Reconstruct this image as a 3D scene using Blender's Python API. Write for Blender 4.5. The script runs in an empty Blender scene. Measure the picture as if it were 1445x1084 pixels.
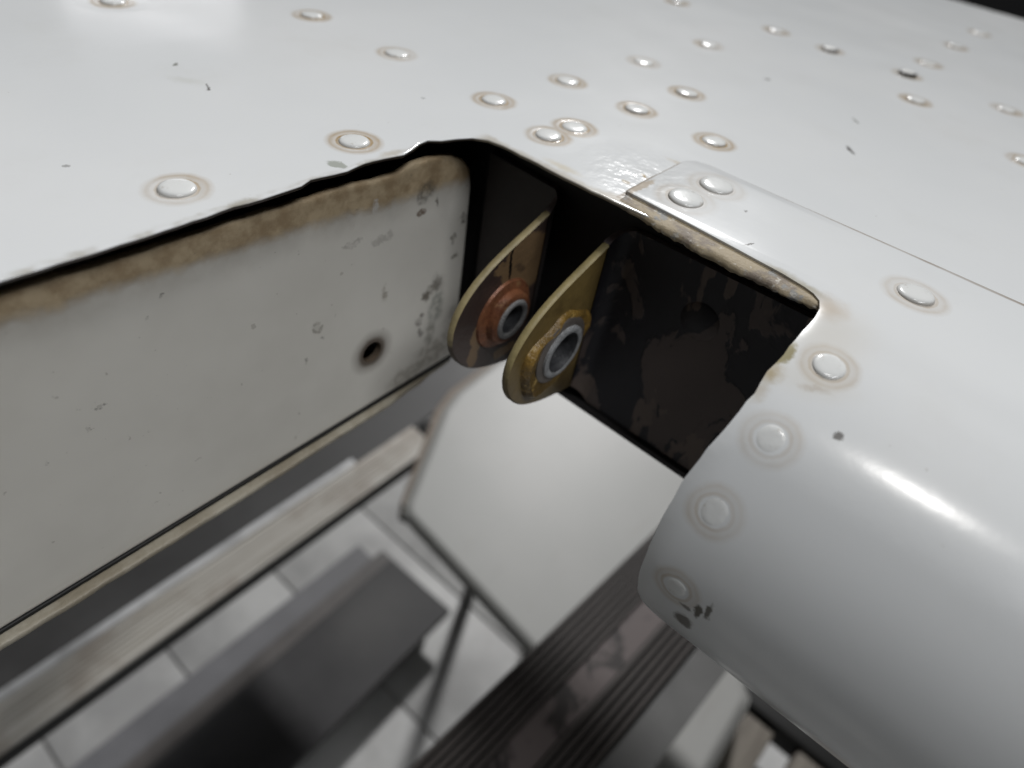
import bpy, bmesh, math, random
import numpy as np
from mathutils import Vector, Matrix

random.seed(7)
S = 0.057                     # all coordinates below are written in units of 57 mm
scene = bpy.context.scene
COL = scene.collection

# ------------------------------------------------------------------ camera
camd = bpy.data.cameras.new('camera')
cam = bpy.data.objects.new('camera', camd); COL.objects.link(cam)
camd.sensor_width = 36.0
camd.lens = 23.094
camd.clip_start = 0.002; camd.clip_end = 60
Xw = np.array([1742.5, 1212.0, -926.976]); Xw /= np.linalg.norm(Xw)     # nose axis seen from the camera
Yw = np.array([967.5, -682.0, 926.976]); Yw /= np.linalg.norm(Yw)       # chord direction
Zw = np.cross(Xw, Yw)
R = np.array([Xw, Yw, Zw])
M = Matrix.Identity(4)
for i in range(3):
    M[i][0] = R[i, 0]; M[i][1] = -R[i, 1]; M[i][2] = -R[i, 2]
M[2][3] = 1.0 * S
cam.matrix_world = M
camd.dof.use_dof = True
camd.dof.focus_distance = 2.05 * S
camd.dof.aperture_fstop = 11
scene.camera = cam

# ------------------------------------------------------------------ world, lamps and added fills (a dim hangar)
w = bpy.data.worlds.new('World'); scene.world = w; w.use_nodes = True
w.node_tree.nodes['Background'].inputs[0].default_value = (0.9, 0.95, 1.0, 1)
w.node_tree.nodes['Background'].inputs[1].default_value = 0.012
scene.view_settings.view_transform = 'Standard'
scene.view_settings.look = 'None'
scene.view_settings.exposure = 0.07
scene.view_settings.gamma = 1.0


def area(name, pos, target, sx, sy, watts, col=(1, 1, 1), roll=0.0):
    l = bpy.data.lights.new(name, 'AREA'); l.shape = 'RECTANGLE'; l.size = sx; l.size_y = sy
    l.energy = watts; l.color = col
    o = bpy.data.objects.new(name, l); COL.objects.link(o)
    o.location = pos
    d = Vector(target) - Vector(pos)
    o.rotation_euler = d.to_track_quat('-Z', 'Y').to_euler()
    if roll:
        o.rotation_euler.rotate_axis('Z', roll)
    return o


area('tube_lamp', (0.33, 0.10, 2.6), (0, 0.1, 0), 0.18, 0.14, 10, (1.0, 0.975, 0.94))
area('overhead_fill', (1.45, -0.20, 2.5), (-0.05, 0.1, 0), 1.4, 0.6, 37, (0.965, 0.98, 1.0))  # added soft overhead fill for the top skin, nose and rib
area('rear_fill', (-2.15, 4.25, 3.5), (-0.1, 0.2, -0.6), 0.34, 0.34, 228, (0.99, 0.985, 0.98))  # added fill from behind, lights the floor and board under the wing
area('panel_lamp', (-3.15, 1.50, 0.70), (-0.2, 0.1, 0), 0.66, 0.36, 1.3, (0.98, 0.97, 1.0))


# ------------------------------------------------------------------ helpers
def link(o, parent=None):
    COL.objects.link(o)
    if parent is not None:
        o.parent = parent
        if parent.type == 'EMPTY':
            o.matrix_parent_inverse = Matrix.Translation(-parent.location)
    return o


def thing(name, label, cat, loc, group=None):
    o = bpy.data.objects.new(name, None); COL.objects.link(o)
    o.empty_display_size = 0.01
    o.location = Vector(loc) * S
    o['label'] = label; o['category'] = cat
    if group: o['group'] = group
    return o


def mesh_obj(name, verts, faces, m, parent=None, smooth=40, scale=S):
    me = bpy.data.meshes.new(name)
    me.from_pydata([tuple(c * scale for c in v) for v in verts], [], faces)
    return finish(name, me, m, parent, smooth)


def finish(name, me, m, parent=None, smooth=40):
    bm = bmesh.new(); bm.from_mesh(me)
    bmesh.ops.recalc_face_normals(bm, faces=bm.faces)
    bm.to_mesh(me); bm.free()
    if smooth:
        me.polygons.foreach_set('use_smooth', [True] * len(me.polygons))
        me.set_sharp_from_angle(angle=math.radians(smooth))
    for mm in (m if isinstance(m, (list, tuple)) else [m]):
        me.materials.append(mm)
    return link(bpy.data.objects.new(name, me), parent)


def resample(pts, step, closed=True):
    P = [np.array(p, float) for p in pts]; out = []
    n = len(P)
    for i in range(n if closed else n - 1):
        a, b = P[i], P[(i + 1) % n]
        L = np.linalg.norm(b - a); k = max(1, int(L / step))
        for j in range(k): out.append(a + (b - a) * j / k)
    if not closed: out.append(P[-1])
    return np.array(out)


def offset(P, d):
    """inward offset of a CCW closed outline"""
    nx = np.roll(P, -1, 0) - P; pv = P - np.roll(P, 1, 0)
    nx /= np.linalg.norm(nx, axis=1)[:, None] + 1e-12; pv /= np.linalg.norm(pv, axis=1)[:, None] + 1e-12
    t = nx + pv; t /= np.linalg.norm(t, axis=1)[:, None] + 1e-9
    return P + d * np.stack([-t[:, 1], t[:, 0]], 1)


def plate(name, outline, to3d, thick, r, m, parent, hole=None, smooth=50):
    """a flat sheet with rounded rim; to3d(u, v, w): w = 0 at the front face, grows backwards"""
    P = np.array(outline, float)
    area2 = np.sum(P[:, 0] * np.roll(P[:, 1], -1) - np.roll(P[:, 0], -1) * P[:, 1])
    if area2 < 0: P = P[::-1]
    rings = [(r + min(1.2 * r, .02), 0.0), (r, 0.0), (r * .3, r * .3), (0.0, r), (0.0, thick - r * .5), (r * .5, thick), (r * 1.6, thick)]
    V = []; F = []; n = len(P)
    for ins, dep in rings:
        Q = offset(P, ins)
        V += [to3d(q[0], q[1], dep) for q in Q]
    for k in range(len(rings) - 1):
        for i in range(n):
            j = (i + 1) % n
            F.append((k * n + i, k * n + j, (k + 1) * n + j, (k + 1) * n + i))
    if hole is None:
        F.append(tuple(range(n))); F.append(tuple(range((len(rings) - 1) * n, len(rings) * n))[::-1])
        return mesh_obj(name, V, F, m, parent, smooth)
    # round hole: bridge the front ring to the hole by triangle fill
    hc, hr, hn = hole
    base = len(V)
    for dep in (0.0, thick):
        for i in range(hn):
            a = 2 * math.pi * i / hn
            V.append(to3d(hc[0] + hr * math.cos(a), hc[1] + hr * math.sin(a), dep))
    for i in range(hn):
        j = (i + 1) % hn
        F.append((base + i, base + j, base + hn + j, base + hn + i))
    me = bpy.data.meshes.new(name)
    me.from_pydata([tuple(c * S for c in v) for v in V], [], F)
    bm = bmesh.new(); bm.from_mesh(me); bm.verts.ensure_lookup_table()
    for ring0, h0 in ((0, base), ((len(rings) - 1) * n, base + hn)):
        es = []
        for lo, cnt in ((ring0, n), (h0, hn)):
            for i in range(cnt):
                e = bm.edges.get((bm.verts[lo + i], bm.verts[lo + (i + 1) % cnt]))
                if e: es.append(e)
        bmesh.ops.triangle_fill(bm, use_beauty=True, edges=es)
    bm.to_mesh(me); bm.free()
    return finish(name, me, m, parent, smooth)


def box(name, lo, hi, m, parent=None, bevel=0.0, rz=0.0, kind=None):
    bm = bmesh.new()
    bmesh.ops.create_cube(bm, size=1)
    c = [(a + b) / 2 for a, b in zip(lo, hi)]; d = [b - a for a, b in zip(lo, hi)]
    for v in bm.verts:
        v.co = Vector((v.co.x * d[0], v.co.y * d[1], v.co.z * d[2]))
    if bevel:
        bmesh.ops.bevel(bm, geom=bm.edges[:], offset=bevel, segments=3, affect='EDGES', profile=.5)
    bmesh.ops.rotate(bm, verts=bm.verts, cent=(0, 0, 0), matrix=Matrix.Rotation(rz, 3, 'Z'))
    for v in bm.verts: v.co = (v.co + Vector(c)) * S
    me = bpy.data.meshes.new(name); bm.to_mesh(me); bm.free()
    return finish(name, me, m, parent, 35)


def lathe_x(name, prof, x0, yc, zc, m, parent, n=56, smooth=40, closed=True):
    """profile of (axial x, radius) round the hinge axis"""
    V = []; F = []
    for (ax, r) in prof:
        for i in range(n):
            a = 2 * math.pi * i / n
            V.append((x0 + ax, yc + r * math.cos(a), zc + r * math.sin(a)))
    K = len(prof)
    for k in range(K if closed else K - 1):
        k2 = (k + 1) % K
        for i in range(n):
            j = (i + 1) % n
            F.append((k * n + i, k * n + j, k2 * n + j, k2 * n + i))
    return mesh_obj(name, V, F, m, parent, smooth)


# ------------------------------------------------------------------ node helpers
class NB:
    def __init__(self, name):
        self.m = bpy.data.materials.new(name); self.m.use_nodes = True
        self.nt = self.m.node_tree; self.nt.nodes.clear()
        self.out = self.nt.nodes.new('ShaderNodeOutputMaterial')
        self.bsdf = self.nt.nodes.new('ShaderNodeBsdfPrincipled')
        self.nt.links.new(self.bsdf.outputs[0], self.out.inputs[0])
        tc = self.nt.nodes.new('ShaderNodeTexCoord')
        self.co = self.vm('SCALE', tc.outputs['Object'], sc=1.0 / S)

    def put(self, sock, v):
        if isinstance(v, bpy.types.NodeSocket): self.nt.links.new(v, sock)
        else:
            try: sock.default_value = v
            except Exception: sock.default_value = (*v, 1.0)

    def vm(self, op, a, b=None, sc=None):
        n = self.nt.nodes.new('ShaderNodeVectorMath'); n.operation = op
        self.put(n.inputs[0], a)
        if b is not None: self.put(n.inputs[1], b)
        if sc is not None: self.put(n.inputs['Scale'], sc)
        return n.outputs['Value'] if op in ('DISTANCE', 'LENGTH', 'DOT_PRODUCT') else n.outputs[0]

    def ma(self, op, a, b=0.0, clamp=False):
        n = self.nt.nodes.new('ShaderNodeMath'); n.operation = op; n.use_clamp = clamp
        self.put(n.inputs[0], a); self.put(n.inputs[1], b)
        return n.outputs[0]

    def noise(self, scale, detail=3, rough=.55, co=None, color=False, dist=0.0):
        n = self.nt.nodes.new('ShaderNodeTexNoise')
        self.put(n.inputs['Vector'], co if co is not None else self.co)
        n.inputs['Scale'].default_value = scale; n.inputs['Detail'].default_value = detail
        n.inputs['Roughness'].default_value = rough; n.inputs['Distortion'].default_value = dist
        return n.outputs['Color'] if color else n.outputs['Fac']

    def ss(self, v, a, b):
        """smooth step from 0 at a to 1 at b"""
        n = self.nt.nodes.new('ShaderNodeMapRange'); n.interpolation_type = 'SMOOTHSTEP'
        self.put(n.inputs['Value'], v)
        if a > b:
            n.inputs['From Min'].default_value = b; n.inputs['From Max'].default_value = a
            n.inputs['To Min'].default_value = 1; n.inputs['To Max'].default_value = 0
        else:
            n.inputs['From Min'].default_value = a; n.inputs['From Max'].default_value = b
        return n.outputs[0]

    def curve(self, v, pts, scale):
        """piecewise linear value over v in [0, scale]"""
        n = self.nt.nodes.new('ShaderNodeValToRGB')
        self.put(n.inputs[0], self.ma('DIVIDE', v, scale))
        r = n.color_ramp
        while len(r.elements) < len(pts): r.elements.new(.5)
        for e, (p, c) in zip(r.elements, pts):
            e.position = p / scale; e.color = (c, c, c, 1)
        return n.outputs[0]

    def mix(self, f, a, b):
        n = self.nt.nodes.new('ShaderNodeMix'); n.data_type = 'RGBA'
        self.put(n.inputs[0], f)
        self.put(n.inputs[6], a if isinstance(a, bpy.types.NodeSocket) else (*a, 1))
        self.put(n.inputs[7], b if isinstance(b, bpy.types.NodeSocket) else (*b, 1))
        return n.outputs[2]

    def xyz(self, co=None):
        n = self.nt.nodes.new('ShaderNodeSeparateXYZ'); self.put(n.inputs[0], co if co is not None else self.co)
        return n.outputs

    def jitter(self, scale, amp):
        c = self.vm('SUBTRACT', self.noise(scale, 6, .72, color=True), (.5, .5, .5))
        return self.vm('ADD', self.co, self.vm('SCALE', c, sc=amp))

    def blob(self, co, c, r, stretch=(1, 1, 1), soft=.25, rot=0.0):
        v = self.vm('SUBTRACT', co, tuple(c))
        if rot:
            rn = self.nt.nodes.new('ShaderNodeVectorRotate'); rn.rotation_type = 'AXIS_ANGLE'
            self.put(rn.inputs['Vector'], v); rn.inputs['Axis'].default_value = (0, 0, 1); rn.inputs['Angle'].default_value = rot
            v = rn.outputs[0]
        v = self.vm('MULTIPLY', v, stretch)
        return self.ss(self.vm('LENGTH', v), r, r * (1 - soft))

    def bump(self, h, strength=1.0):
        n = self.nt.nodes.new('ShaderNodeBump'); n.inputs['Strength'].default_value = strength
        n.inputs['Distance'].default_value = S
        self.put(n.inputs['Height'], h); self.nt.links.new(n.outputs[0], self.bsdf.inputs['Normal'])

    def set(self, **k):
        names = dict(color='Base Color', rough='Roughness', metal='Metallic', spec='Specular IOR Level', coat='Coat Weight', coat_rough='Coat Roughness')
        for a, v in k.items(): self.put(self.bsdf.inputs[names[a]], v)
        return self.m


def simple(name, col, rough=.5, metal=0.0, var=.25, scale=6.0, bump=0.0, col2=None):
    b = NB(name)
    n = b.noise(scale, 5, .6)
    c2 = col2 or tuple(max(0, x * (1 - var)) for x in col)
    b.set(color=b.mix(b.ss(n, .3, .7), c2, col), rough=b.ma('ADD', b.ma('MULTIPLY', n, .2), rough - .1), metal=metal)
    if bump: b.bump(b.ma('MULTIPLY', b.noise(scale * 8, 3), bump))
    return b.m


# ------------------------------------------------------------------ what the control surface is measured from
PROFILE_CP = [(2.6, .012), (2.2, .012), (1.9, .006), (1.65, -.028), (1.42, -.11), (1.25, -.25), (1.165, -.43),
              (1.16, -.64), (1.235, -.86), (1.42, -1.06), (1.75, -1.15), (2.2, -1.17)]


def spline(cp, n=14):
    cp = np.array(cp); P = np.vstack([2 * cp[0] - cp[1], cp, 2 * cp[-1] - cp[-2]]); out = []
    for i in range(1, len(P) - 2):
        for k in range(n):
            t = k / n; a, b, c_, d = P[i - 1], P[i], P[i + 1], P[i + 2]
            out.append(.5 * ((2 * b) + (-a + c_) * t + (2 * a - 5 * b + 4 * c_ - d) * t * t + (-a + 3 * b - 3 * c_ + d) * t ** 3))
    out.append(cp[-1]); return np.array(out)


PR = spline(PROFILE_CP)
SL = np.concatenate([[0], np.cumsum(np.linalg.norm(np.diff(PR, axis=0), axis=1))])


def prof_at(s):
    y = float(np.interp(s, SL, PR[:, 0])); z = float(np.interp(s, SL, PR[:, 1]))
    e = .02
    ty = float(np.interp(s + e, SL, PR[:, 0]) - np.interp(s - e, SL, PR[:, 0]))
    tz = float(np.interp(s + e, SL, PR[:, 1]) - np.interp(s - e, SL, PR[:, 1]))
    n = np.array([0, tz, -ty]); n /= np.linalg.norm(n)     # outward
    return (y, z), n


SKIN_RIVETS = [(-3.374, 1.423), (-2.918, 2.134), (-2.338, 2.152), (-1.752, .79), (-1.736, 1.412), (-1.745, 2.144), (-1.73, 2.637),
               (-1.707, 3.264), (-1.686, 3.955), (-1.622, 4.786), (-2.311, 4.668), (-1.398, 2.07), (-1.392, 2.234), (-1.36, 2.65),
               (-1.343, 3.075), (-.983, 2.663), (-1.242, 4.763), (-.764, 4.794), (-.754, 5.259), (-.759, 6.045), (-.751, 6.843),
               (-.585, 4.312), (-.194, 4.766), (.033, 3.937)]
NOSE_SC = [1.10, 1.10, 1.0, .80, .78, .76, .74]
NOSE_RIVETS = [(-.783, .545), (-.763, .355), (-.019, .462), (-.089, .963), (-.099, 1.243), (-.111, 1.479), (-.091, 1.762)]

rivet_pos = [(Vector((x, y, 0.0)), Vector((0, 0, 1))) for x, y in SKIN_RIVETS]
nose_rivet_pos = []
for x, s in NOSE_RIVETS:
    (y, z), n = prof_at(s)
    nose_rivet_pos.append((Vector((x, y, z)), Vector(n)))


# ------------------------------------------------------------------ materials
def paint(name, rivets, marks=(), edge=None, ring_amt=1.0, rough=.11):
    b = NB(name)
    j = b.jitter(9, .022)
    d = None
    for p, sc in rivets:
        q = b.ma('DIVIDE', b.vm('DISTANCE', j, tuple(p)), sc)
        d = q if d is None else b.ma('MINIMUM', d, q)
    ring = b.curve(d, [(0, 0), (.050, 0), (.057, .9), (.064, 1.0), (.069, .42), (.076, .46), (.088, .72), (.097, .34), (.112, 0), (.13, 0)], .13)
    vary = b.ma('ADD', b.ma('MULTIPLY', b.ss(b.noise(2.3, 3, .6), .32, .62), .62), .34)
    fine = b.ma('ADD', b.ma('MULTIPLY', b.noise(22, 4, .7), .8), .55)
    stain = b.ma('MULTIPLY', b.ma('MULTIPLY', ring, b.ma('MULTIPLY', vary, ring_amt)), fine, clamp=True)
    base = b.mix(b.ss(b.noise(.9, 3, .5), .35, .7), (.735, .752, .760), (.765, .778, .782))
    c = b.mix(stain, base, (.37, .245, .10))
    jm = b.jitter(24, .05)
    for (p, r, st, rot, col, amt) in marks:
        c = b.mix(b.ma('MULTIPLY', b.blob(jm, p, r, st, .95 if col[0] > .41 else .4, rot), amt), c, col)
    # grime in the lap of the nose skin over the main skin
    sx, sy, sz = b.xyz()
    jl = b.ma('MULTIPLY', b.ma('SUBTRACT', b.noise(6, 4, .7), .5), .012)
    ln = b.ma('ABSOLUTE', b.ma('SUBTRACT', b.ma('ADD', sy, jl), b.ma('ADD', b.ma('MULTIPLY', sx, -.0045), 2.395)))
    lap = b.ma('MULTIPLY', b.ss(ln, .017, .006), b.ss(sx, -.90, -.86))
    lf = b.ma('ABSOLUTE', b.ma('ADD', b.ma('ADD', sx, jl), .950))
    lap2 = b.ma('MULTIPLY', b.ma('MULTIPLY', b.ss(lf, .013, .004), b.ss(sy, 1.86, 1.90)), b.ss(sy, 2.33, 2.27))
    lapm = b.ma('MULTIPLY', b.ma('MAXIMUM', lap, lap2), b.ma('ADD', b.ma('MULTIPLY', b.ss(b.noise(2.2, 3, .6), .3, .6), .5), .35))
    c = b.mix(lapm, c, (.25, .19, .13))
    if edge is not None: c = edge(b, c)
    # faint specks of dirt
    sp = b.ss(b.noise(38, 2, .5), .76, .80)
    c = b.mix(b.ma('MULTIPLY', sp, .30), c, (.25, .2, .15))
    st = b.vm('MULTIPLY', b.jitter(1.2, .5), (1.2, 14, 1))
    scr = b.ma('MULTIPLY', b.ss(b.noise(3.0, 2, .5, co=st), .735, .77), b.ss(b.noise(1.1, 2, .5), .52, .66))
    c = b.mix(b.ma('MULTIPLY', scr, .22), c, (.42, .40, .37))
    c = b.mix(b.ma('MULTIPLY', b.ss(b.noise(1.7, 5, .7), .50, .80), .10), c, (.50, .46, .38))
    dim = b.curve(d, [(0, .3), (.055, .3), (.063, 0), (.078, .55), (.10, .28), (.16, .0), (.2, .0)], .2)
    h = b.ma('MULTIPLY', dim, .0024 * (ring_amt ** 3))
    h = b.ma('ADD', h, b.ma('MULTIPLY', b.noise(.75, 2, .4), .017))
    h = b.ma('ADD', h, b.ma('MULTIPLY', b.noise(34, 2, .5), .00018))
    # puckered paint by the corner of the doubler
    pk = b.ma('MULTIPLY', b.blob(b.co, (-1.0, 2.12, 0), .30, (1, 1, 1), .9), b.noise(9, 3, .6))
    h = b.ma('ADD', h, b.ma('MULTIPLY', pk, .009))
    b.bump(h)
    b.set(color=c, rough=b.ma('ADD', b.ma('MULTIPLY', b.noise(3.0, 4, .6), .08), rough), spec=.5)
    return b.m


GREY = (.16, .16, .13); DK = (.06, .05, .04); TAN = (.38, .28, .14)
skin_marks = [((-1.636, 1.257, 0), .036, (.85, 1.35, 1), -.5, (.30, .32, .27), .75),
              ((-2.344, 1.244, 0), .024, (1, 3.5, 1), .55, DK, .8), ((-2.375, 1.262, 0), .020, (1, 3.5, 1), .55, DK, .7),
              ((-2.606, 1.27, 0), .020, (1, 2.4, 1), .9, GREY, .8),
              ((-2.45, 1.22, 0), .10, (1, 2.2, 1), -.6, (.55, .55, .5), .35),
              ((-.571, 3.184, 0), .06, (1.0, 5, 1), .9, DK, .8), ((-.689, 3.606, 0), .05, (1, 6, 1), .9, GREY, .7),
              ((-1.215, 3.734, 0), .02, (1, 1, 1), 0, DK, .6), ((-1.0, 2.01, 0), .03, (1, 2.2, 1), .6, TAN, .6),
              ((-.98, 2.11, 0), .03, (1, 2.5, 1), .6, (.45, .3, .1), .9), ((-.93, 1.885, 0), .08, (.7, 2.5, 1), -.1, (.42, .33, .2), .6),
              ((-1.60, 1.46, 0), .05, (1.6, .6, 1), 0, (.45, .38, .27), .5), ((-1.2, 1.90, 0), .07, (.6, 2, 1), 0, (.6, .5, .3), .45),
              ((-.95, 2.33, 0), .05, (.5, 2, 1), 0, (.5, .4, .25), .5),
              ((-2.03, .62, 0), .012, (1, 1, 1), 0, DK, .5), ((-1.9, 1.9, 0), .012, (1, 2, 1), 0, DK, .5)]


def skin_edge(b, c):
    # worn bare rim where the skin was trimmed by hand
    x, y, z = b.xyz()
    n = b.noise(13, 4, .7)
    near = b.ss(b.ma('ADD', b.ma('MULTIPLY', n, .055), x), -1.600 + .012, -1.566 + .012)
    front = b.ss(y, 1.80, 1.4)
    a = b.ma('MULTIPLY', b.ma('MULTIPLY', near, b.ss(b.noise(5, 3, .6), .42, .6)), front)
    c = b.mix(b.ma('MULTIPLY', a, .75), c, (.34, .31, .24))
    c = b.mix(b.ss(z, -.0025, -.0045), c, (.05, .04, .033))
    f = b.ss(b.ma('SUBTRACT', y, b.ma('MULTIPLY', n, .05)), 1.862, 1.825)
    inner = b.ss(x, -1.56, -1.5)
    return b.mix(b.ma('MULTIPLY', b.ma('MULTIPLY', f, inner), .55), c, (.40, .34, .24))


m_skin = paint('white_skin_paint', [(p, .93) for p, n in rivet_pos], skin_marks, skin_edge)
nose_marks = [((-.205, 1.60, -.04), .055, (1.6, .9, 1), .1, (.24, .20, .06), .85), ((-.195, 1.53, -.065), .045, (1.0, .7, 1), .2, (.42, .34, .2), .85),
              ((-.19, 1.47, -.09), .04, (1.2, .7, 1), .1, (.55, .5, .42), .7),
              ((-.10, 1.57, -.05), .13, (.8, 1.5, 1), -.3, (.58, .47, .29), .16), ((-.14, 1.74, -.01), .15, (.9, .7, 1), .2, (.60, .50, .34), .22),
              ((-.19, 1.85, 0), .07, (.8, .8, 1), 0, (.45, .30, .13), .4),
              ((-.086, 1.55, -.05), .05, (.8, 3, 1), -.4, (.45, .38, .3), .5), ((.028, 1.469, -.086), .016, (1, 1, 1), 0, DK, .8),
              ((-.03, 1.165, -.70), .046, (1.2, 1, 1.1), 0, (.09, .08, .06), .9), ((-.012, 1.153, -.60), .03, (2.2, 1, .8), 0, (.07, .06, .04), .95),
              ((.012, 1.153, -.57), .03, (2.6, 1, .7), 0, (.07, .06, .04), .9), ((-.05, 1.155, -.62), .02, (.7, 1, 2), 0, DK, .7),
              ((-.604, 2.163, .012), .013, (1, 1, 1), 0, DK, .7), ((-.503, 1.965, .012), .022, (5, .8, 1), .2, DK, .8),
              ((-.36, 1.90, .012), .06, (.6, 2, 1), 0, (.42, .38, .28), .7), ((-.27, 1.885, .012), .06, (.6, 2, 1), 0, (.42, .38, .28), .7),
              ((-.93, 2.0, .012), .05, (2.5, .5, 1), 0, (.4, .27, .12), .55)]
m_nose = paint('white_nose_paint', [(p, sc) for (p, n), sc in zip(nose_rivet_pos, NOSE_SC)], nose_marks, None, .50, .155)

b = NB('white_rivet_paint')
rr = b.vm('LENGTH', b.vm('MULTIPLY', b.co, (1, 1, 0)))
oi = b.nt.nodes.new('ShaderNodeObjectInfo').outputs['Random']
edge_d = b.ma('MULTIPLY', b.ss(rr, .050, .0585), b.ma('ADD', b.ma('MULTIPLY', oi, .5), .4))
c = b.mix(edge_d, (.765, .775, .765), (.16, .11, .06))
c = b.mix(b.ma('MULTIPLY', b.ss(b.noise(26, 3, .6), .62, .70), .35), c, (.4, .35, .28))
b.set(color=c, rough=.19)
b.bump(b.ma('MULTIPLY', b.noise(30, 2, .5), .0012))
m_rivet = b.m

b = NB('black_rim_rivet')
c = b.mix(b.ss(b.vm('LENGTH', b.vm('MULTIPLY', b.co, (1, 1, 0))), .034, .048), (.70, .70, .68), (.015, .012, .01))  # head goes from off-white to black towards its rim
b.set(color=c, rough=.4); m_rivet_dark = b.m

# the rib that closes the horn: grey-white paint, brown old sealant along its top, scuffs by the hinge
b = NB('rib_paint')
x, y, z = b.xyz()
jy = b.ma('MULTIPLY', b.ma('SUBTRACT', b.noise(4.5, 4, .65), .5), .075)
jy2 = b.ma('MULTIPLY', b.ma('SUBTRACT', b.noise(22, 3, .6), .5), .03)
lim = b.ma('ADD', b.ma('MULTIPLY', y, .060), .105)           # depth of the brown band below the top, grows aft
v = b.ma('ADD', b.ma('ADD', b.ma('ADD', z, lim), jy), jy2)
band = b.ss(v, -.034, .020)
haze_b = b.ss(v, -.12, .02)
base = b.mix(b.ss(b.noise(1.6, 4, .6), .3, .7), (.66, .637, .58), (.73, .708, .65))
base = b.mix(b.ma('MULTIPLY', haze_b, b.ma('ADD', b.ma('MULTIPLY', b.noise(5, 4, .7), .7), .05)), base, (.27, .23, .18))
brown = b.mix(b.ss(b.noise(11, 4, .65), .35, .65), (.33, .24, .14), (.50, .395, .255))
c = b.mix(band, base, brown)
jm = b.jitter(14, .11)
RM = [((1.45, -.589), .055, (1, 3.0, 1), (.14, .10, .05), .75), ((1.636, -.288), .03, (1, 1, 1.6), (.10, .05, .02), .8), ((1.88, -.401), .022, (1, 1, .8), (.04, .02, .01), .9),
      ((1.758, -.672), .06, (1, 1.0, 1), (.07, .055, .04), .7), ((1.70, -.70), .035, (1, 1, .7), (.07, .05, .03), .8),
      ((1.76, -.80), .10, (1, 1.6, .8), (.24, .25, .22), .75), ((1.73, -.94), .07, (1, 1.6, .7), (.22, .21, .17), .7),
      ((1.66, -.83), .03, (1, 1.4, .7), (.05, .03, .02), .85), ((1.665, -.90), .018, (1, 1, 1), (.05, .03, .02), .8),
      ((1.78, -1.06), .14, (1, .8, 1.4), (.25, .22, .17), .7), ((1.60, -1.12), .12, (1, .7, 1.6), (.26, .23, .18), .6), ((1.88, -.95), .10, (1, 1, .7), (.3, .28, .24), .55),
      ((1.134, -.597), .028, (1, 1.2, .9), (.24, .22, .18), .7), ((1.147, -.642), .012, (1, 1, 1), DK, .6), ((1.066, -.727), .012, (1, 1, 1), DK, .5),
      ((.374, -.493), .014, (1, 1, 1), DK, .7), ((.328, -.567), .022, (1, 2, 1), (.2, .18, .15), .6), ((.193, -.62), .014, (1, 1, 1), DK, .5),
      ((1.406, -.20), .03, (1, 1.6, .7), (.6, .58, .54), .8), ((1.30, -.215), .03, (1, 1, 1), (.55, .52, .47), .6), ((1.298, -.30), .03, (1, .6, 1.6), (.33, .31, .28), .5), ((1.44, -.33), .04, (1, .7, 1.8), (.33, .31, .28), .45),
      ((1.832, -.469), .025, (1, 2, .6), (.08, .06, .04), .8), ((1.718, -.265), .022, (1, 3, .6), (.05, .04, .03), .8), ((1.85, -.56), .016, (1, 1, .6), (.12, .1, .07), .8),
      ((1.66, -.21), .05, (1, .8, 1), (.10, .09, .07), .7), ((.62, -.21), .01, (1, 1, 1), DK, .6), ((.56, -.27), .015, (1, 1, 1), GREY, .6)]
flake = b.ma('ADD', b.ma('MULTIPLY', b.ss(b.noise(26, 5, .75), .42, .58), 1.0), .30, True)
for (p, r, st, col, amt) in RM:
    c = b.mix(b.ma('MULTIPLY', b.ma('MULTIPLY', b.blob(jm, (-1.62, p[0], p[1]), r, st, .6 if r > .04 else .35), flake), amt), c, col)
hd = b.vm('DISTANCE', b.jitter(12, .02), (-1.62, 1.387, -.861))
c = b.mix(b.curve(hd, [(0, .95), (.062, .95), (.082, .42), (.12, .0), (.15, 0)], .15), c, (.07, .045, .025))
c = b.mix(b.ma('MULTIPLY', b.ss(b.noise(30, 2, .5), .72, .77), .35), c, (.2, .17, .13))
b.set(color=c, rough=b.ma('ADD', b.ma('MULTIPLY', band, .3), .34))
h = b.ma('ADD', b.ma('MULTIPLY', b.noise(.9, 2), .02), b.ma('MULTIPLY', b.ma('MULTIPLY', band, b.noise(16, 4, .7)), .004))
b.bump(h); m_rib = b.m

# dark primer with flaking patches (spar web)
b = NB('dark_flaking_primer')
st = b.vm('MULTIPLY', b.co, (2.3, 1, 1.15))
n1 = b.noise(2.1, 5, .55, co=st, dist=.6)
c = b.mix(b.ss(n1, .500, .522), (.009, .008, .013), (.082, .062, .056))
c = b.mix(b.ss(b.noise(3.4, 4, .5, co=st, dist=.4), .60, .63), c, (.115, .086, .072))
b.set(color=c, rough=.6); b.bump(b.ma('MULTIPLY', b.ss(n1, .46, .54), .002)); m_spar = b.m
m_void = simple('dark_primer', (.016, .014, .015), .7)

b = NB('trim_edge_sealant')
x, y, z = b.xyz()
n = b.noise(7, 5, .7)
c = b.mix(b.ss(n, .40, .52), (.22, .18, .14), (.36, .295, .195))
c = b.mix(b.ss(b.noise(11, 4, .6), .56, .64), c, (.25, .245, .23))
c = b.mix(b.ma('MULTIPLY', b.ss(b.noise(30, 3, .6), .60, .66), .8), c, (.55, .52, .46))
b.set(color=c, rough=.65); b.bump(b.ma('MULTIPLY', b.noise(25, 4, .7), .006)); m_seal = b.m


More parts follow.
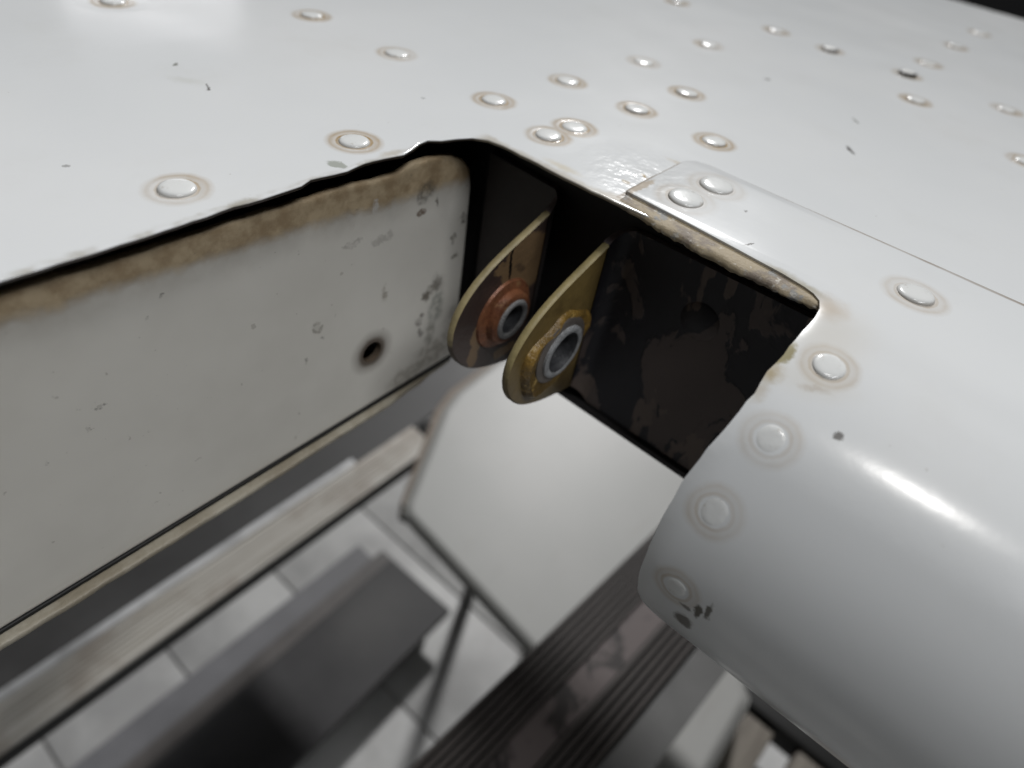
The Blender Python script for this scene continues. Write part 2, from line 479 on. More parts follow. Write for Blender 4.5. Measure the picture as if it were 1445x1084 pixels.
def lug_paint(name, cols, x0, peel):
    b = NB(name)
    x, y, z = b.xyz()
    n = b.noise(3.2, 4, .6)
    c = b.mix(b.ss(n, .35, .65), cols[0], cols[1])
    if peel:
        pz = b.jitter(7, .12)
        for (p, r, st) in [((1.80, -.36), .15, (1, 1, 1)), ((1.55, -.60), .05, (1, 1.8, .7)), ((1.545, -.70), .045, (1, 1.3, .8)), ((1.75, -.78), .06, (1, .8, 1.8)), ((1.66, -.34), .05, (1, .8, 1.5))]:
            c = b.mix(b.blob(pz, (x0, p[0], p[1]), r, st, .12), c, cols[2])
        crack = b.blob(b.jitter(9, .06), (x0, 1.70, -.33), .10, (1, 12, 1), .3)
        c = b.mix(crack, c, (.01, .008, .007))
        c = b.mix(b.ma('MULTIPLY', b.ss(b.noise(8, 3, .6), .58, .66), .5), c, (.03, .022, .02))
    else:
        c = b.mix(b.ma('MULTIPLY', b.ss(b.noise(6, 4, .65), .52, .66), .6), c, cols[2])
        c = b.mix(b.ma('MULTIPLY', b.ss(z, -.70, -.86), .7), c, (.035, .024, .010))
    b.set(color=c, rough=.42, spec=.5)
    b.bump(b.ma('MULTIPLY', b.noise(9, 4, .6), .008))
    return b.m


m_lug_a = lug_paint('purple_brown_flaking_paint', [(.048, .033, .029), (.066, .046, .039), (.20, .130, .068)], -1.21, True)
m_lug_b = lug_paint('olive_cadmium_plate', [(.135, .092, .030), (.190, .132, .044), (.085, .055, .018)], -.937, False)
def lug_edge(name, dark, bare):
    b = NB(name)
    x, y, z = b.xyz()
    n = b.noise(9, 4, .65)
    c = b.mix(b.ss(n, .3, .7), tuple(k * .65 for k in bare), bare)
    lit_above = b.ss(b.ma('ADD', z, b.ma('MULTIPLY', b.ma('SUBTRACT', n, .5), .30)), -.62, -.44)  # bare brass above, colour darkened below as the shaded lower edge
    c = b.mix(b.ma('ADD', b.ma('MULTIPLY', lit_above, .9), .06), dark, c)
    b.set(color=c, rough=.5)
    b.bump(b.ma('MULTIPLY', n, .006))
    return b.m


m_edge_a = lug_edge('brass_edge_purple_in_shade', (.055, .040, .034), (.46, .38, .20))
m_edge_b = lug_edge('brass_edge_olive_in_shade', (.105, .072, .028), (.44, .36, .17))
b = NB('copper_bushing_collar')
n = b.noise(9, 5, .7)
c = b.mix(b.ss(n, .35, .65), (.11, .040, .022), (.27, .110, .052))
c = b.mix(b.ma('MULTIPLY', b.ss(b.noise(15, 4, .7), .56, .66), .6), c, (.36, .21, .10))
b.set(color=c, rough=.42, metal=.25); b.bump(b.ma('MULTIPLY', n, .010)); m_copper = b.m
b = NB('yellow_sealant_ring')
x, y, z = b.xyz()
n = b.noise(10, 5, .7)
c = b.mix(b.ss(n, .3, .65), (.12, .075, .020), (.30, .180, .040))
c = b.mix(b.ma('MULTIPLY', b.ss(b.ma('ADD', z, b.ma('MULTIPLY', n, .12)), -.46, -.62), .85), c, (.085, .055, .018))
c = b.mix(b.ma('MULTIPLY', b.ss(b.noise(16, 4, .7), .58, .66), .7), c, (.42, .29, .10))
b.set(color=c, rough=.38); b.bump(b.ma('MULTIPLY', n, .02)); m_gold = b.m
m_steel = simple('steel_sleeve', (.27, .27, .27), .5, .2, .4, 14, .006)
m_steel_in = simple('steel_sleeve_bore', (.040, .041, .045), .6, .1, .4, 9, .004)
m_lip = simple('worn_cream_lip', (.40, .37, .30), .5, 0, .0, 7, .004, (.27, .235, .175))
m_lower = simple('white_lower_skin', (.70, .70, .68), .3)

# background materials
b = NB('dark_tread_paint')
x, y, z = b.xyz()
n = b.noise(1.5, 5, .65, dist=.4)
c = b.mix(b.ss(b.noise(5, 4, .6), .35, .65), (.009, .0075, .007), (.015, .012, .011))
c = b.mix(b.ma('MULTIPLY', b.ss(z, -4.985, -4.972), b.ma('ADD', b.ma('MULTIPLY', n, .7), .35)), c, (.098, .083, .078))
b.set(color=c, rough=.55); m_tread = b.m
b = NB('worn_tread_middle')
n = b.noise(2.2, 5, .7, dist=.5)
c = b.mix(b.ss(n, .40, .47), (.028, .022, .021), (.145, .118, .115))
b.set(color=c, rough=.55); m_tread_mid = b.m
b = NB('brushed_aluminium')
st = b.vm('MULTIPLY', b.co, (14, .25, 6))
c = b.mix(b.ss(b.noise(2.0, 4, .6, co=st), .3, .7), (.40, .375, .33), (.62, .60, .56))
c = b.mix(b.ma('MULTIPLY', b.ss(b.noise(1.2, 4, .6), .50, .68), .55), c, (.33, .28, .235))
b.set(color=c, rough=.5, metal=.15); m_alu = b.m
m_alu_rim = simple('bright_aluminium_rim', (.85, .86, .87), .35, .2, .3, 2)
m_grey_bar = simple('grey_painted_steel', (.165, .165, .163), .5, 0, .2, 1.2)
m_beam = simple('charcoal_painted_beam', (.055, .054, .054), .55, 0, .3, .8)
b = NB('dark_shadow_step')
n = b.noise(.6, 4, .6)
c = b.mix(b.ss(n, .3, .7), (.036, .035, .037), (.055, .054, .056))
jw = b.jitter(.9, .9)
c = b.mix(b.ma('MULTIPLY', b.blob(jw, (-6.1, 5.2, -14.8), 1.7, (1.3, 1, 1), .95), .7), c, (.100, .098, .096))  # paler patch painted as light falling on the far end
c = b.mix(b.ma('MULTIPLY', b.ss(b.noise(3.5, 5, .7), .55, .75), .4), c, (.09, .088, .085))
b.set(color=c, rough=.6); m_shadow_step = b.m
m_shadow_step_rim = simple('grey_shadow_step_rim', (.13, .12, .115), .5, 0, .3, 1)
m_floor_shade = simple('mid_grey_floor_shade', (.19, .19, .20), .5, 0, .2, .7)  # grey of the painted shadow band on the floor
m_black = simple('black_rubber_and_shade', (.012, .012, .012), .6)
m_foam = NB('white_board'); b = m_foam
c = b.mix(b.ss(b.noise(.6, 3, .5), .3, .7), (.44, .445, .43), (.48, .48, .465))
x, y, z = b.xyz()
st = b.vm('MULTIPLY', b.co, (3.0, .6, 1))
c = b.mix(b.ma('MULTIPLY', b.ss(b.noise(1.4, 3, .6, co=st, dist=.3), .60, .72), .35), c, (.42, .41, .39))
m_foam = b.set(color=c, rough=.45)
m_tan = simple('tan_edge_band', (.30, .24, .19), .6, 0, .2, 2)
m_wood = NB('grey_tan_wood'); b = m_wood
st = b.vm('MULTIPLY', b.co, (9, .5, 6))
c = b.mix(b.ss(b.noise(2.2, 5, .6, co=st), .3, .7), (.16, .14, .12), (.26, .235, .20))
m_wood = b.set(color=c, rough=.7)
b = NB('painted_concrete')
n = b.noise(.30, 6, .65)
c = b.mix(b.ss(n, .32, .66), (.34, .338, .335), (.55, .55, .54))
c = b.mix(b.ma('MULTIPLY', b.ss(b.noise(1.3, 5, .7, dist=.5), .55, .75), .45), c, (.36, .35, .34))
b.set(color=c, rough=.5); m_floor = b.m
m_joint = simple('dark_joint', (.30, .29, .28), .8)
m_backdrop_cloth = simple('black_backdrop_cloth', (.010, .010, .011), .9)

# ------------------------------------------------------------------ THE CONTROL SURFACE
elev = thing('control_surface', 'white riveted aircraft control surface with hinge notch and rounded leading edge', 'aircraft part', (-1.0, 3.0, -1.17))

EDGE = [(-1.588, .278), (-1.580, .36), (-1.578, .506), (-1.580, .69), (-1.586, .861), (-1.576, .989), (-1.583, 1.082), (-1.600, 1.133), (-1.591, 1.206),
        (-1.584, 1.257), (-1.597, 1.339), (-1.589, 1.422), (-1.576, 1.49), (-1.586, 1.544), (-1.607, 1.594), (-1.611, 1.643), (-1.588, 1.68), (-1.566, 1.741),
        (-1.545, 1.80), (-1.503, 1.838), (-1.438, 1.85), (-1.352, 1.849), (-1.235, 1.847), (-1.076, 1.846), (-.944, 1.850)]
rng = np.random.default_rng(3)
mid = resample(EDGE, .035, closed=False)
mid = mid + rng.normal(0, .0016, mid.shape)
outl = [(-9, 8.1), (-9, -2.5), (-1.60, -2.5), (-1.592, -1.0), (-1.588, -.2)] + [tuple(p) for p in mid] + [(-.80, 1.862), (-.60, 1.86), (-.4, 1.862), (-.215, 1.862), (1, 1.9), (7, 1.9), (7, 8.1)]
plate('top_skin', outl, lambda u, v, d: (u, v, -d), .013, .004, m_skin, elev)

# nose skin: an outline in (x, arc length) wrapped round the leading edge
nose_out = [(-.947, .672), (-.947, .32), (-.942, .265), (-.918, .228), (-.87, .212), (-.6, .212), (0, .203), (1.5, .20), (7, .2), (7, SL[-1] - .001), (.35, SL[-1] - .001), (.25, 2.5), (.08, 2.27), (-.03, 2.15), (-.105, 2.07), (-.155, 2.0),
            (-.185, 1.912), (-.2, 1.783), (-.208, 1.655), (-.214, 1.575), (-.219, 1.45), (-.209, 1.319), (-.197, 1.157), (-.206, 1.08), (-.199, 1.004), (-.200, .9), (-.198, .815), (-.203, .775),
            (-.218, .742), (-.245, .722), (-.28, .712), (-.348, .702), (-.53, .690), (-.72, .68)]
nose_out = [tuple(p) for p in nose_out]
bm = bmesh.new()
Pn = []
for i, a in enumerate(nose_out):
    c2 = nose_out[(i + 1) % len(nose_out)]
    Pn.append(a)
    L = math.dist(a, c2)
    if L < 1.2 and max(a[0], c2[0]) < .5:
        k = max(1, int(L / .03))
        for j in range(1, k):
            t = j / k
            Pn.append((a[0] + (c2[0] - a[0]) * t + random.gauss(0, .0012), a[1] + (c2[1] - a[1]) * t))
f = bm.faces.new([bm.verts.new((p[0], p[1], 0)) for p in Pn])
for s in [.206, .216, .228, .25, .28, .34, .42, .50] + list(np.linspace(.55, SL[-1] - .03, 84)):
    bmesh.ops.bisect_plane(bm, geom=bm.verts[:] + bm.edges[:] + bm.faces[:], plane_co=(0, float(s), 0), plane_no=(0, 1, 0), dist=1e-5)
for xx in (-.15, -.05, .1, .3, .6, 1.0, 1.8, 3):
    bmesh.ops.bisect_plane(bm, geom=bm.verts[:] + bm.edges[:] + bm.faces[:], plane_co=(xx, 0, 0), plane_no=(1, 0, 0), dist=1e-5)
for v in bm.verts:
    (yy, zz), n = prof_at(v.co.y)
    # the sheet lies on top of the main skin where they overlap
    v.co = Vector((v.co.x, yy, zz + .006 * max(0, min(1, (yy - 1.75) / .1)))) * S
bmesh.ops.recalc_face_normals(bm, faces=bm.faces)
if sum(fc.normal.z * fc.calc_area() for fc in bm.faces if fc.calc_center_median().z > -.1 * S) < 0:
    bmesh.ops.reverse_faces(bm, faces=bm.faces)
me = bpy.data.meshes.new('nose_skin'); bm.to_mesh(me); bm.free()
me.polygons.foreach_set('use_smooth', [True] * len(me.polygons))
me.materials.append(m_nose)
nose = link(bpy.data.objects.new('nose_skin', me), elev)
so = nose.modifiers.new('thickness', 'SOLIDIFY'); so.thickness = .016 * S; so.offset = -1
bv = nose.modifiers.new('rounded_rim', 'BEVEL'); bv.width = .005 * S; bv.segments = 2; bv.limit_method = 'ANGLE'; bv.angle_limit = math.radians(50)

# bead of old sealant along the trimmed edge under the nose skin
xs = np.linspace(-.935, -.205, 60)
V = []; F = []
for i, xx in enumerate(xs):
    t = (xx + .94) / .73
    endf = min(1, max(.15, (xs[-1] - xx) / .10))
    bulge = (.010 + .022 * math.sin(math.pi * t) ** 1.5 + .006 * math.sin(31 * t) + random.gauss(0, .0025)) * endf
    dn = (.034 + .018 * math.sin(math.pi * min(1, t * 1.1)) + random.gauss(0, .003))
    y0 = 1.900 - .03 * t
    for (dy, dz) in [(.03, .004), (-.012 - bulge * .2, .0035), (-.022 - bulge * .5, .0), (-.030 - bulge * .75, -.008), (-.030 - bulge * .7, -dn * .4), (-.016 - bulge * .3, -dn * .7), (.03, -dn * .7)]:
        V.append((xx, y0 + dy, dz))
for i in range(len(xs) - 1):
    for k in range(7):
        F.append((i * 7 + k, i * 7 + (k + 1) % 7, (i + 1) * 7 + (k + 1) % 7, (i + 1) * 7 + k))
F += [tuple(range(7)), tuple(range((len(xs) - 1) * 7, len(xs) * 7))]
mesh_obj('edge_sealant', V, F, m_seal, elev, 75)

# rib that closes the horn, with its drain hole
TOP = [(-2.4, .0), (-1.2, -.02), (-.2, -.035), (.273, -.050), (.51, -.062), (.804, -.070), (1.039, -.074), (1.143, -.080), (1.22, -.075), (1.314, -.083), (1.40, -.096), (1.503, -.094), (1.58, -.080), (1.64, -.077), (1.72, -.082), (1.79, -.098), (1.852, -.128), (1.893, -.18), (1.912, -.263)]
top = resample(TOP, .05, closed=False); top[:, 1] += rng.normal(0, .0022, len(top))
ro = [tuple(p) for p in top] + [(1.917, -.6), (1.915, -.9), (1.905, -1.166), (-2.4, -1.170)]
plate('horn_rib', ro, lambda u, v, d: (-1.62 - d, u, v), .03, .010, m_rib, elev, hole=((1.387, -.861), .05, 28))

# lower skin with the lip that shows under the rib
LIP = [(-1.578, -2.5), (-1.577, -.13), (-1.574, .3), (-1.573, .6), (-1.575, .87), (-1.582, 1.23), (-1.580, 1.45), (-1.600, 1.60), (-1.596, 1.66), (-1.614, 1.75), (-1.622, 1.89)]
lp = resample(LIP, .06, closed=False); lp[:, 0] += rng.normal(0, .0013, len(lp))
plate('lower_skin_lip', [tuple(p) for p in lp] + [(-1.9, 1.9), (-1.9, -2.5)], lambda u, v, d: (u, v, -1.186 - d), .024, .007, m_lip, elev)
box('gap_shade_strip', (-1.66, -2.4, -1.1845), (-1.614, 1.90, -1.168), m_black, elev, .004)  # black strip stands in for the shade in the gap above the lip
V = [(-9, -2.5, -1.22), (-1.70, -2.5, -1.22), (-1.70, 1.95, -1.22), (-1.7, 2.03, -1.10), (7, 2.03, -1.10), (7, 8.1, -.06), (-9, 8.1, -.06), (-9, 2.03, -1.10)]
mesh_obj('lower_skin', V, [(0, 1, 2, 7), (7, 2, 3), (7, 3, 4, 5, 6)], m_lower, elev, smooth=0)
box('end_rib', (-9.05, -2.5, -1.21), (-9.0, 8.1, -.03), m_lower, elev)
box('end_rib', (7.0, 2.0, -1.09), (7.05, 8.1, -.03), m_lower, elev)
box('horn_front', (-9, -2.56, -1.21), (-1.66, -2.5, -.03), m_lower, elev)
box('trailing_edge', (-9, 8.1, -.07), (7, 8.14, .0), m_lower, elev)

# spar web at the back of the notch
plate('spar', [(-8.9, -.03), (-8.9, -1.05), (-1.66, -1.05), (-1.3, -1.03), (6.9, -1.02), (6.9, -.03)], lambda u, v, d: (u, 2.0 + d, v), .03, .006, m_void, elev)
box('spar_flange', (-1.64, 1.955, -1.03), (-.18, 1.998, -.995), m_void, elev, .006)
# fasteners drowned in primer
for (fx, fz) in ((-.55, -.33),):
    V = []; F = []
    for k, (r, d) in enumerate(((.075, 0), (.070, .005), (.05, .008), (.042, .012), (.0, .013))):
        for i in range(18):
            a = 2 * math.pi * i / 18
            V.append((fx + r * math.cos(a), 1.972 - d, fz + r * math.sin(a)))
    for k in range(4):
        for i in range(18):
            j = (i + 1) % 18
            F.append((k * 18 + i, k * 18 + j, (k + 1) * 18 + j, (k + 1) * 18 + i))
    mesh_obj('bracket_fastener', V, F, m_spar, elev)

# ---- rivets: one mesh, a copy for each
prof = [(0, .0120), (.018, .0118), (.034, .0112), (.045, .0098), (.0525, .0066), (.0565, .001), (.0575, -.005)]
V = [(0, 0, prof[0][1])]; F = []; NR = 40
for (r, h) in prof[1:]:
    for i in range(NR):
        a = 2 * math.pi * i / NR
        V.append((r * math.cos(a), r * math.sin(a), h))
for i in range(NR):
    F.append((0, 1 + i, 1 + (i + 1) % NR))
for k in range(len(prof) - 2):
    for i in range(NR):
        j = (i + 1) % NR
        F.append((1 + k * NR + i, 1 + (k + 1) * NR + i, 1 + (k + 1) * NR + j, 1 + k * NR + j))
rv = None


def put_rivet(p, n, dz=0.0, mat=None, tilt=(0, 0), label=None, sc=1.0):
    global rv
    if rv is None:
        rv = mesh_obj('rivet', V, F, m_rivet, elev); o = rv
    else:
        o = rv.copy(); o.name = 'rivet'; COL.objects.link(o); o.parent = elev; o.matrix_parent_inverse = Matrix.Translation(-elev.location)
    q = Vector(n).to_track_quat('Z', 'Y').to_matrix()
    q = q @ Matrix.Rotation(tilt[0], 3, 'X') @ Matrix.Rotation(tilt[1], 3, 'Y') @ Matrix.Rotation(random.random() * 6.28, 3, 'Z')
    mw = Matrix.Translation((Vector(p) + Vector(n) * dz) * S) @ (q.to_4x4() @ Matrix.Scale(sc, 4))
    o.matrix_basis = mw
    if mat is not None:
        o.data = o.data.copy(); o.data.materials.clear(); o.data.materials.append(mat)
    if label: o['label'] = label
    return o


for i, (p, n) in enumerate(rivet_pos):
    dark = i in (16, 17)
    put_rivet(p, n, (.010 if i == 17 else .004) if dark else random.uniform(-.003, .0015), m_rivet_dark if dark else None, (random.gauss(0, .02), random.gauss(0, .02)),
              ('loose rivet with a black gap under its head' if i == 17 else 'rivet with a dark rim') if dark else None, random.uniform(.90, .95))
for i, (p, n) in enumerate(nose_rivet_pos):
    put_rivet(p, n, .006 if i < 3 else -.003 if i < 4 else -.008, None, (random.gauss(0, .02), random.gauss(0, .02)), None, NOSE_SC[i])
V_R, F_R = V, F

# ---- hinge brackets: an angle of sheet, one leg on the spar and a round lug reaching forward
LUG = [(1.90, -.185), (1.80, -.222), (1.70, -.258), (1.60, -.302), (1.52, -.352), (1.462, -.408), (1.425, -.47), (1.411, -.535), (1.420, -.605), (1.453, -.672),
       (1.50, -.728), (1.56, -.775), (1.64, -.815), (1.73, -.846), (1.825, -.872), (1.90, -.885)]
HY, HZ = 1.70, -.56


def mesh_lug(x1, sgn, T, m_face, m_edge, label, flange_len, m_leg_):
    out = spline(LUG, 8)
    # densify and close along y = 1.90 (where the bend starts)
    n_out = len(out)
    closing = [(1.90, -.885 + (.70) * k / 20) for k in range(1, 20)]
    P = np.array([tuple(p) for p in out] + closing)
    n = len(P)
    hr = .100
    H = []
    for p in P:
        a = math.atan2(p[1] - HZ, p[0] - HY)
        H.append((HY + hr * math.cos(a), HZ + hr * math.sin(a)))
    r = .006
    Q = []
    for k, p in enumerate(P):
        v = np.array([p[0] - HY, p[1] - HZ]); L = np.linalg.norm(v)
        Q.append(tuple(np.array([HY, HZ]) + v * (L - r) / L) if k < n_out else tuple(p))
    V = []; F = []; MI = []
    Q2 = [tuple(np.array(q) + (np.array([HY, HZ]) - np.array(q)) * .05) for q in Q]
    rings = [(H, 0), (Q2, 0), (Q, 0), (P, -r), (P, -T + r), (Q, -T), (Q2, -T), (H, -T)]
    for ring, dx in rings:
        V += [(x1 + dx, p[0], p[1]) for p in ring]
    for k in range(8):
        k2 = (k + 1) % 8
        for i in range(n):
            j = (i + 1) % n
            if k in (1, 2, 3, 4, 5) and i >= n_out - 1: continue      # open where the bend joins
            F.append((k * n + i, k * n + j, k2 * n + j, k2 * n + i)); MI.append(1 if k in (2, 3, 4) else 0)
    # bend and spar leg: a strip of (x, y) stations
    rad = .06; st = []
    for k in range(0, 9):
        a = math.pi / 2 * k / 8
        # centre line of the sheet
        st.append((sgn * (rad - rad * math.cos(a)), 1.90 + rad * math.sin(a) * 1.2, math.cos(a), sgn * math.sin(a)))
    for k in range(1, 8):
        st.append((sgn * (rad + flange_len * k / 7), 1.90 + rad * 1.2, 0, sgn * 1.0))
    base = len(V)
    tot = len(st)
    for i, (dx, yy, cy, cxn) in enumerate(st):
        u = i / 8 if i < 8 else 1.0
        zt = -.185 + (.055) * math.sin(min(1, u) * math.pi / 2) + (.012 * (i - 8) / 7 if i > 8 else 0)
        zb = -.885 - (.10) * min(1, u)
        nx, ny = -cy, cxn            # normal of the sheet, in (x, y), to the back face
        fx, fy = x1 + dx, yy
        bx, by = x1 + dx - T * cy, yy + T * cxn * (sgn if False else 1) * (1 if sgn > 0 else -1) * (-1 if sgn > 0 else 1) * 0 + yy * 0
        # thickness measured towards -X on the lug and towards the spar on the leg
        bx = fx - T * cy
        by = fy + T * abs(cxn) * (1 if sgn < 0 else -1) * (1 if sgn < 0 else -1)
        V += [(fx, fy, zt), (fx, fy, zb), (bx, by, zb), (bx, by, zt)]
    for i in range(tot - 1):
        a, c2 = base + 4 * i, base + 4 * (i + 1)
        for k in range(4):
            F.append((a + k, a + (k + 1) % 4, c2 + (k + 1) % 4, c2 + k)); MI.append(3 if k == 3 else 2)
    e = base + 4 * (tot - 1)
    F.append((e, e + 1, e + 2, e + 3)); MI.append(2)
    me = bpy.data.meshes.new('hinge_bracket')
    me.from_pydata([tuple(c * S for c in v) for v in V], [], F)
    me.polygons.foreach_set('material_index', MI)
    o = finish('hinge_bracket', me, [m_face, m_edge, m_leg_, m_leg_edge], elev, 45)
    o['label'] = label
    return o


m_leg_edge = simple('lightened_primer_edge', (.20, .165, .165), .55, 0, .3, 6)  # paler colour brightens the top edge where too little light reaches
m_leg = simple('dark_brown_primer', (.046, .038, .036), .6, 0, .4, 3)
lug_a = mesh_lug(-1.21, -1, .029, m_lug_a, m_edge_a, 'purple brown flaking lug with copper collared bushing', .32, m_leg)
lug_b = mesh_lug(-.937, 1, .029, m_lug_b, m_edge_b, 'olive yellow plated lug with pale steel bushing', .68, m_spar)

# bushings, axis along X
lathe_x('copper_collar', [(.0, .155), (.010, .150), (.016, .128), (.018, .116), (.045, .112), (.050, .104), (.050, .088), (-.05, .086)], -1.21, HY, HZ, m_copper, lug_a)
lathe_x('steel_sleeve', [(.045, .090), (.056, .086), (.060, .080), (.060, .070), (.055, .063), (-.10, .062), (-.10, .090)], -1.21, HY, HZ, m_steel, lug_a)
lathe_x('sleeve_bore', [(.050, .0632), (-.12, .0632), (-.12, .052), (-.06, .052), (.03, .0595)], -1.21, HY, HZ, m_steel_in, lug_a)
# old yellow sealant squeezed out round the second bushing
V = []; F = []; N = 72
for k in range(6):
    for i in range(N):
        a = 2 * math.pi * i / N
        up = .5 + .5 * math.sin(a - 2.2)
        ro_ = .172 + .022 * math.sin(2 * a + 1) + .012 * math.sin(5 * a) + .03 * up
        h = .016 + .016 * up + .004 * math.sin(7 * a)
        rr_, hh = [(ro_, -.004), (ro_ - .008, h * .6), (ro_ - .022, h), (ro_ - .045, h * .7), (.115, h * .35), (.104, -.004)][k]
        V.append((-.937 + hh, HY + rr_ * math.cos(a), HZ + rr_ * math.sin(a)))
for k in range(5):
    for i in range(N):
        j = (i + 1) % N
        F.append((k * N + i, k * N + j, (k + 1) * N + j, (k + 1) * N + i))
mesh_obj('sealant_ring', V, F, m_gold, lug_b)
m_washer = simple('dull_grey_washer', (.16, .14, .125), .5, .2, .35, 9)
lathe_x('washer', [(-.004, .146), (.020, .144), (.024, .138), (.024, .108), (-.004, .106)], -.937, HY, HZ, m_washer, lug_b)
m_pale = simple('pale_steel_sleeve', (.46, .47, .48), .5, .15, .45, 22, .008)
lathe_x('steel_sleeve', [(.0, .113), (.033, .113), (.037, .108), (.037, .092), (.033, .085), (-.10, .084), (-.10, .113)], -.937, HY, HZ, m_pale, lug_b)
lathe_x('sleeve_bore', [(.036, .0855), (-.12, .0855), (-.12, .066), (-.06, .068), (.018, .078)], -.937, HY, HZ, m_steel_in, lug_b)

# ------------------------------------------------------------------ BELOW: work stand, white board, slats, floor
FZ = -16.0
stand = thing('work_stand', 'metal work stand with ribbed dark tread and bare aluminium rail below the notch', 'work stand', (-3.5, 3, FZ))


def ribbed(name, x0, x1, y0, y1, z, h, ribs, m, parent, rz=0.0, piv=(0, 0), flat=None, depth=.035):
    """a bar along Y with raised ribs on its top face; ribs: list of (x start, x end) across the bar"""
    prof_ = [(x0, z - h), (x0, z)]
    for (a, c2) in ribs:
        w_ = c2 - a
        prof_ += [(a, z), (a + w_ * .18, z + depth), (c2 - w_ * .18, z + depth), (c2, z)]
    prof_ += [(x1, z), (x1, z - h)]
    V = []; F = []; n = len(prof_)
    for yy in (y0, y1):
        for (px, pz) in prof_:
            dx, dy = px - piv[0], yy - piv[1]
            V.append((piv[0] + dx * math.cos(rz) - dy * math.sin(rz), piv[1] + dx * math.sin(rz) + dy * math.cos(rz), pz))
    for i in range(n):
        j = (i + 1) % n
        F.append((i, j, n + j, n + i))
    F += [tuple(range(n))[::-1], tuple(range(n, 2 * n))]
    return mesh_obj(name, V, F, m, parent, 0)


TZ = -5.0
tl, p1, p2, tr = -1.09, -.67, -.39, -.02
piv = (tl, 2.0); rz = math.radians(-4.0)
nr = 6
ribs = [(tl + .008 + (p1 - tl) * i / nr, tl + .008 + (p1 - tl) * (i + .74) / nr) for i in range(nr)]
ribs2 = [(p2 + .008 + (tr - p2) * i / 5, p2 + .008 + (tr - p2) * (i + .74) / 5) for i in range(5)]
ribbed('ribbed_tread', tl, p1, -2, 6.5, TZ, .3, ribs, m_tread, stand, rz, piv, depth=.045)
ribbed('worn_tread_strip', p1, p2, -2, 6.5, TZ + .004, .29, [], m_tread_mid, stand, rz, piv)
ribbed('ribbed_tread', p2, tr, -2, 6.5, TZ, .3, ribs2, m_tread, stand, rz, piv, depth=.045)
ribbed('side_bar', tr + .003, tr + .35, -2, 6.3, TZ - .02, .25, [], m_grey_bar, stand, rz, piv)
# aluminium rail on the other side
RZ = -8.0
rb = [(-5.72 + .075 * i, -5.72 + .075 * i + .045) for i in range(6)]
ribbed('aluminium_rail', -5.80, -5.22, -3, 5.9, RZ, .30, rb, m_alu, stand, 0, (0, 0), depth=.02)
ribbed('rail_rim', -5.92, -5.805, -3, 4.6, RZ + .03, .30, [], m_alu_rim, stand)
ribbed('rail_side_shade', -5.215, -5.17, -3, 5.8, RZ - .05, .18, [], m_black, stand)  # black strip stands in for the shaded side of the rail
ribbed('stand_beam', -9.3, -5.78, -3, 8.6, RZ - .35, .1, [], m_beam, stand, math.radians(2.0), (-5.8, 0))
ribbed('shadow_step', -6.85, -4.75, -3, 6.7, FZ + 1.2, .25, [], m_shadow_step, stand, math.radians(1.5), (-6, 1))  # dark slab shaped as a step, stands in for the tread's floor shadow
ribbed('shadow_step_rim', -7.25, -6.855, -3, 6.7, FZ + 1.22, .3, [], m_shadow_step_rim, stand, math.radians(1.5), (-6, 1))
ribbed('floor_shade_slab', -8.28, -7.3, -3, 6.6, FZ + .5, .12, [], m_floor_shade, stand, math.radians(.4), (-8, 0))  # added grey slab stands in for a shadow band on the floor
for (px, py, hz) in ((-6.9, 6.0, FZ + 1.0), (-5.2, 6.0, FZ + 1.0), (-6.7, -2.5, FZ + 1.0), (-5.0, -2.5, FZ + 1.0), (-8.0, 6.0, FZ + .44), (-8.0, -2.5, FZ + .44)):
    box('leg', (px - .12, py - .12, FZ), (px + .12, py + .12, hz - .06), m_grey_bar, stand, .03)
for (px, py, zt) in ((-5.5, -2.6, RZ - .31), (-5.4, 8.3, RZ - .46)):
    box('post', (px - .15, py - .12, FZ), (px + .15, py + .12, zt), m_black, stand, .03)  # posts added under the shadow step and the floor shade slab
box('post', (-.9, -1.62, FZ), (-.6, -1.38, TZ - .31), m_grey_bar, stand, .03)
box('post', (-.85, 6.0, -7.5), (-.6, 6.2, TZ - .31), m_grey_bar, stand, .03)
box('end_piece_or_gap_shade', (-5.80, 5.95, RZ - .3), (-5.0, 6.6, RZ - .12), m_black, stand, .06, math.radians(-20))  # black block stands in for the dark gap past the rail end
box('end_piece_or_gap_shade', (-5.15, 5.3, RZ - .42), (-4.75, 6.1, RZ - .22), m_alu, stand, .06, math.radians(10))
box('foot_cap', (-5.0, 4.75, RZ - .75), (-4.4, 5.5, RZ - .45), m_black, stand, .08, math.radians(25))

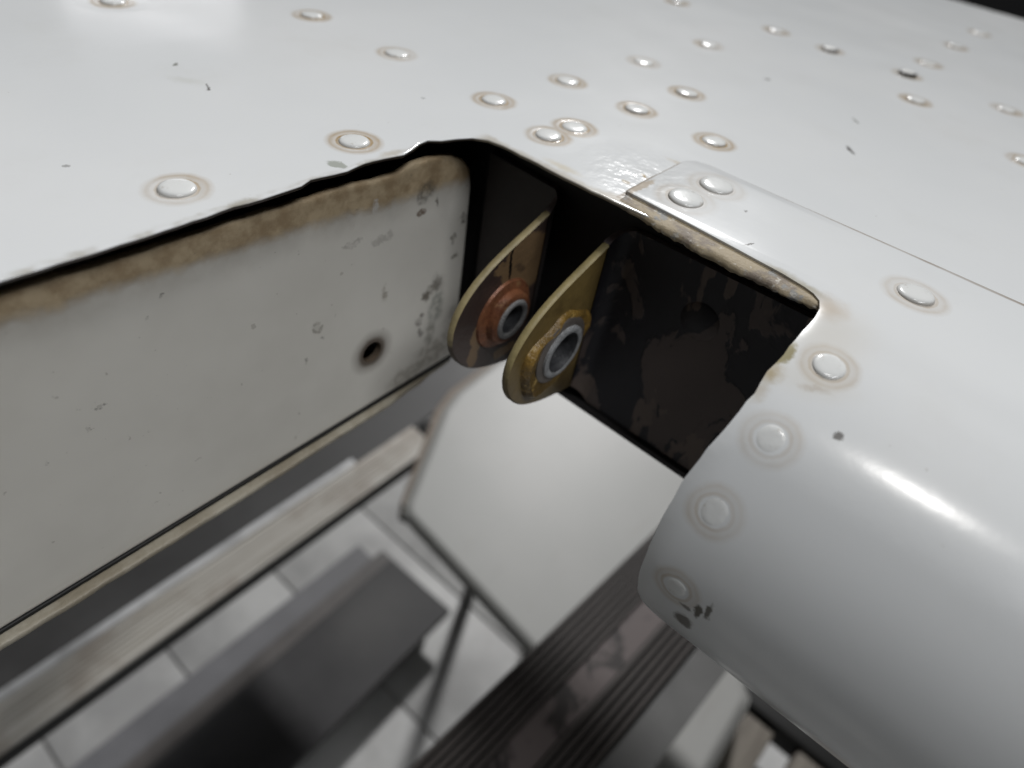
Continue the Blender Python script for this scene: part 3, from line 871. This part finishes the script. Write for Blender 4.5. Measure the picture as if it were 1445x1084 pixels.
board = thing('white_board', 'blank white board with rounded corners lying across the stand under the notch', 'board', (-1.8, 5.5, -7.9))
kb = (1 - (-7.5)) / 7.0
bo = [(-3.62, 3.62), (-3.50, 3.50), (-3.36, 3.47), (-1.298, 3.265), (.72, 3.05), (.86, 3.10), (.92, 3.25), (.921, 4.45), (.90, 4.60), (.80, 4.68), (.3, 6.6), (-.5, 9.2), (-4.40, 9.2), (-4.70, 8.9), (-4.70, 6.75), (-4.62, 5.6), (-4.50, 5.2)]
bo = [(a * kb, c2 * kb) for a, c2 in bo]
plate('panel', bo, lambda u, v, d: (u, v, -7.5 - d), .17, .14, m_foam, board)
ed = [(-3.70, 3.62), (-3.62, 3.62), (-4.50, 5.2), (-4.62, 5.6), (-4.70, 6.75), (-4.80, 6.8), (-4.74, 5.6), (-4.60, 5.16)]
plate('edge_band', [(a * kb, c2 * kb) for a, c2 in ed], lambda u, v, d: (u, v, -7.62 - d), .3, .03, m_tan, board)
box('bearer', (-4.4, 10.2, FZ), (-4.1, 10.5, -7.75), m_grey_bar, board, .03)
box('bearer', (-.9, 10.2, FZ), (-.6, 10.5, -7.75), m_grey_bar, board, .03)

pal = thing('wooden_pallet', 'grey tan wooden slats with a dark cross bar under the leading edge', 'pallet', (1.9, 5.0, FZ))
PZ = -8.6
box('slat', (1.18, 2.5, PZ - .3), (1.62, 6.05, PZ), m_wood, pal, .03, math.radians(-3))
box('slat', (1.98, 2.5, PZ - .3), (2.75, 6.1, PZ + .02), m_wood, pal, .03, math.radians(-3))
box('cross_bar', (1.0, 6.1, PZ - .4), (3.4, 6.6, PZ + .1), m_black, pal, .04)
box('white_strip', (1.66, 2.5, PZ - .5), (1.94, 5.6, PZ - .25), m_foam, pal, .03, math.radians(-3))
for (px, py) in ((1.4, 3), (2.4, 3), (1.4, 5.8), (2.4, 5.8)):
    box('pallet_leg', (px - .15, py - .15, FZ), (px + .15, py + .15, PZ - .31), m_wood, pal, .02)

# floor: wide pale boards with thin joints
floor = mesh_obj('floor', [(-70, -40, FZ - .12), (70, -40, FZ - .12), (70, 75, FZ - .12), (-70, 75, FZ - .12)], [(0, 1, 2, 3)], m_joint, None, 0)
floor['kind'] = 'structure'
xs_ = [-40, -14, 13, 40]
ys_ = [-30, -22, -16, -10.6, -7.5, -4.4, -1.3, 1.55, 4.63, 7.7, 10.8, 13.9, 17, 20, 26, 34, 44, 70]
ga = math.radians(2.0)
for i in range(len(xs_) - 1):
    for j in range(len(ys_) - 1):
        g = .028
        o = box('floor_plank', (xs_[i] + g, ys_[j] + g, FZ - .3), (xs_[i + 1] - g, ys_[j + 1] - g, FZ), m_floor, floor, .03)

part = thing('dark_backdrop', 'black cloth partition added to stand for the dark beyond the trailing edge', 'backdrop', (0, 45, FZ))  # backdrop added to keep the view beyond the wing dark
box('backdrop_cloth_panel', (-60, 45, FZ + .01), (60, 45.4, -2), m_backdrop_cloth, part)
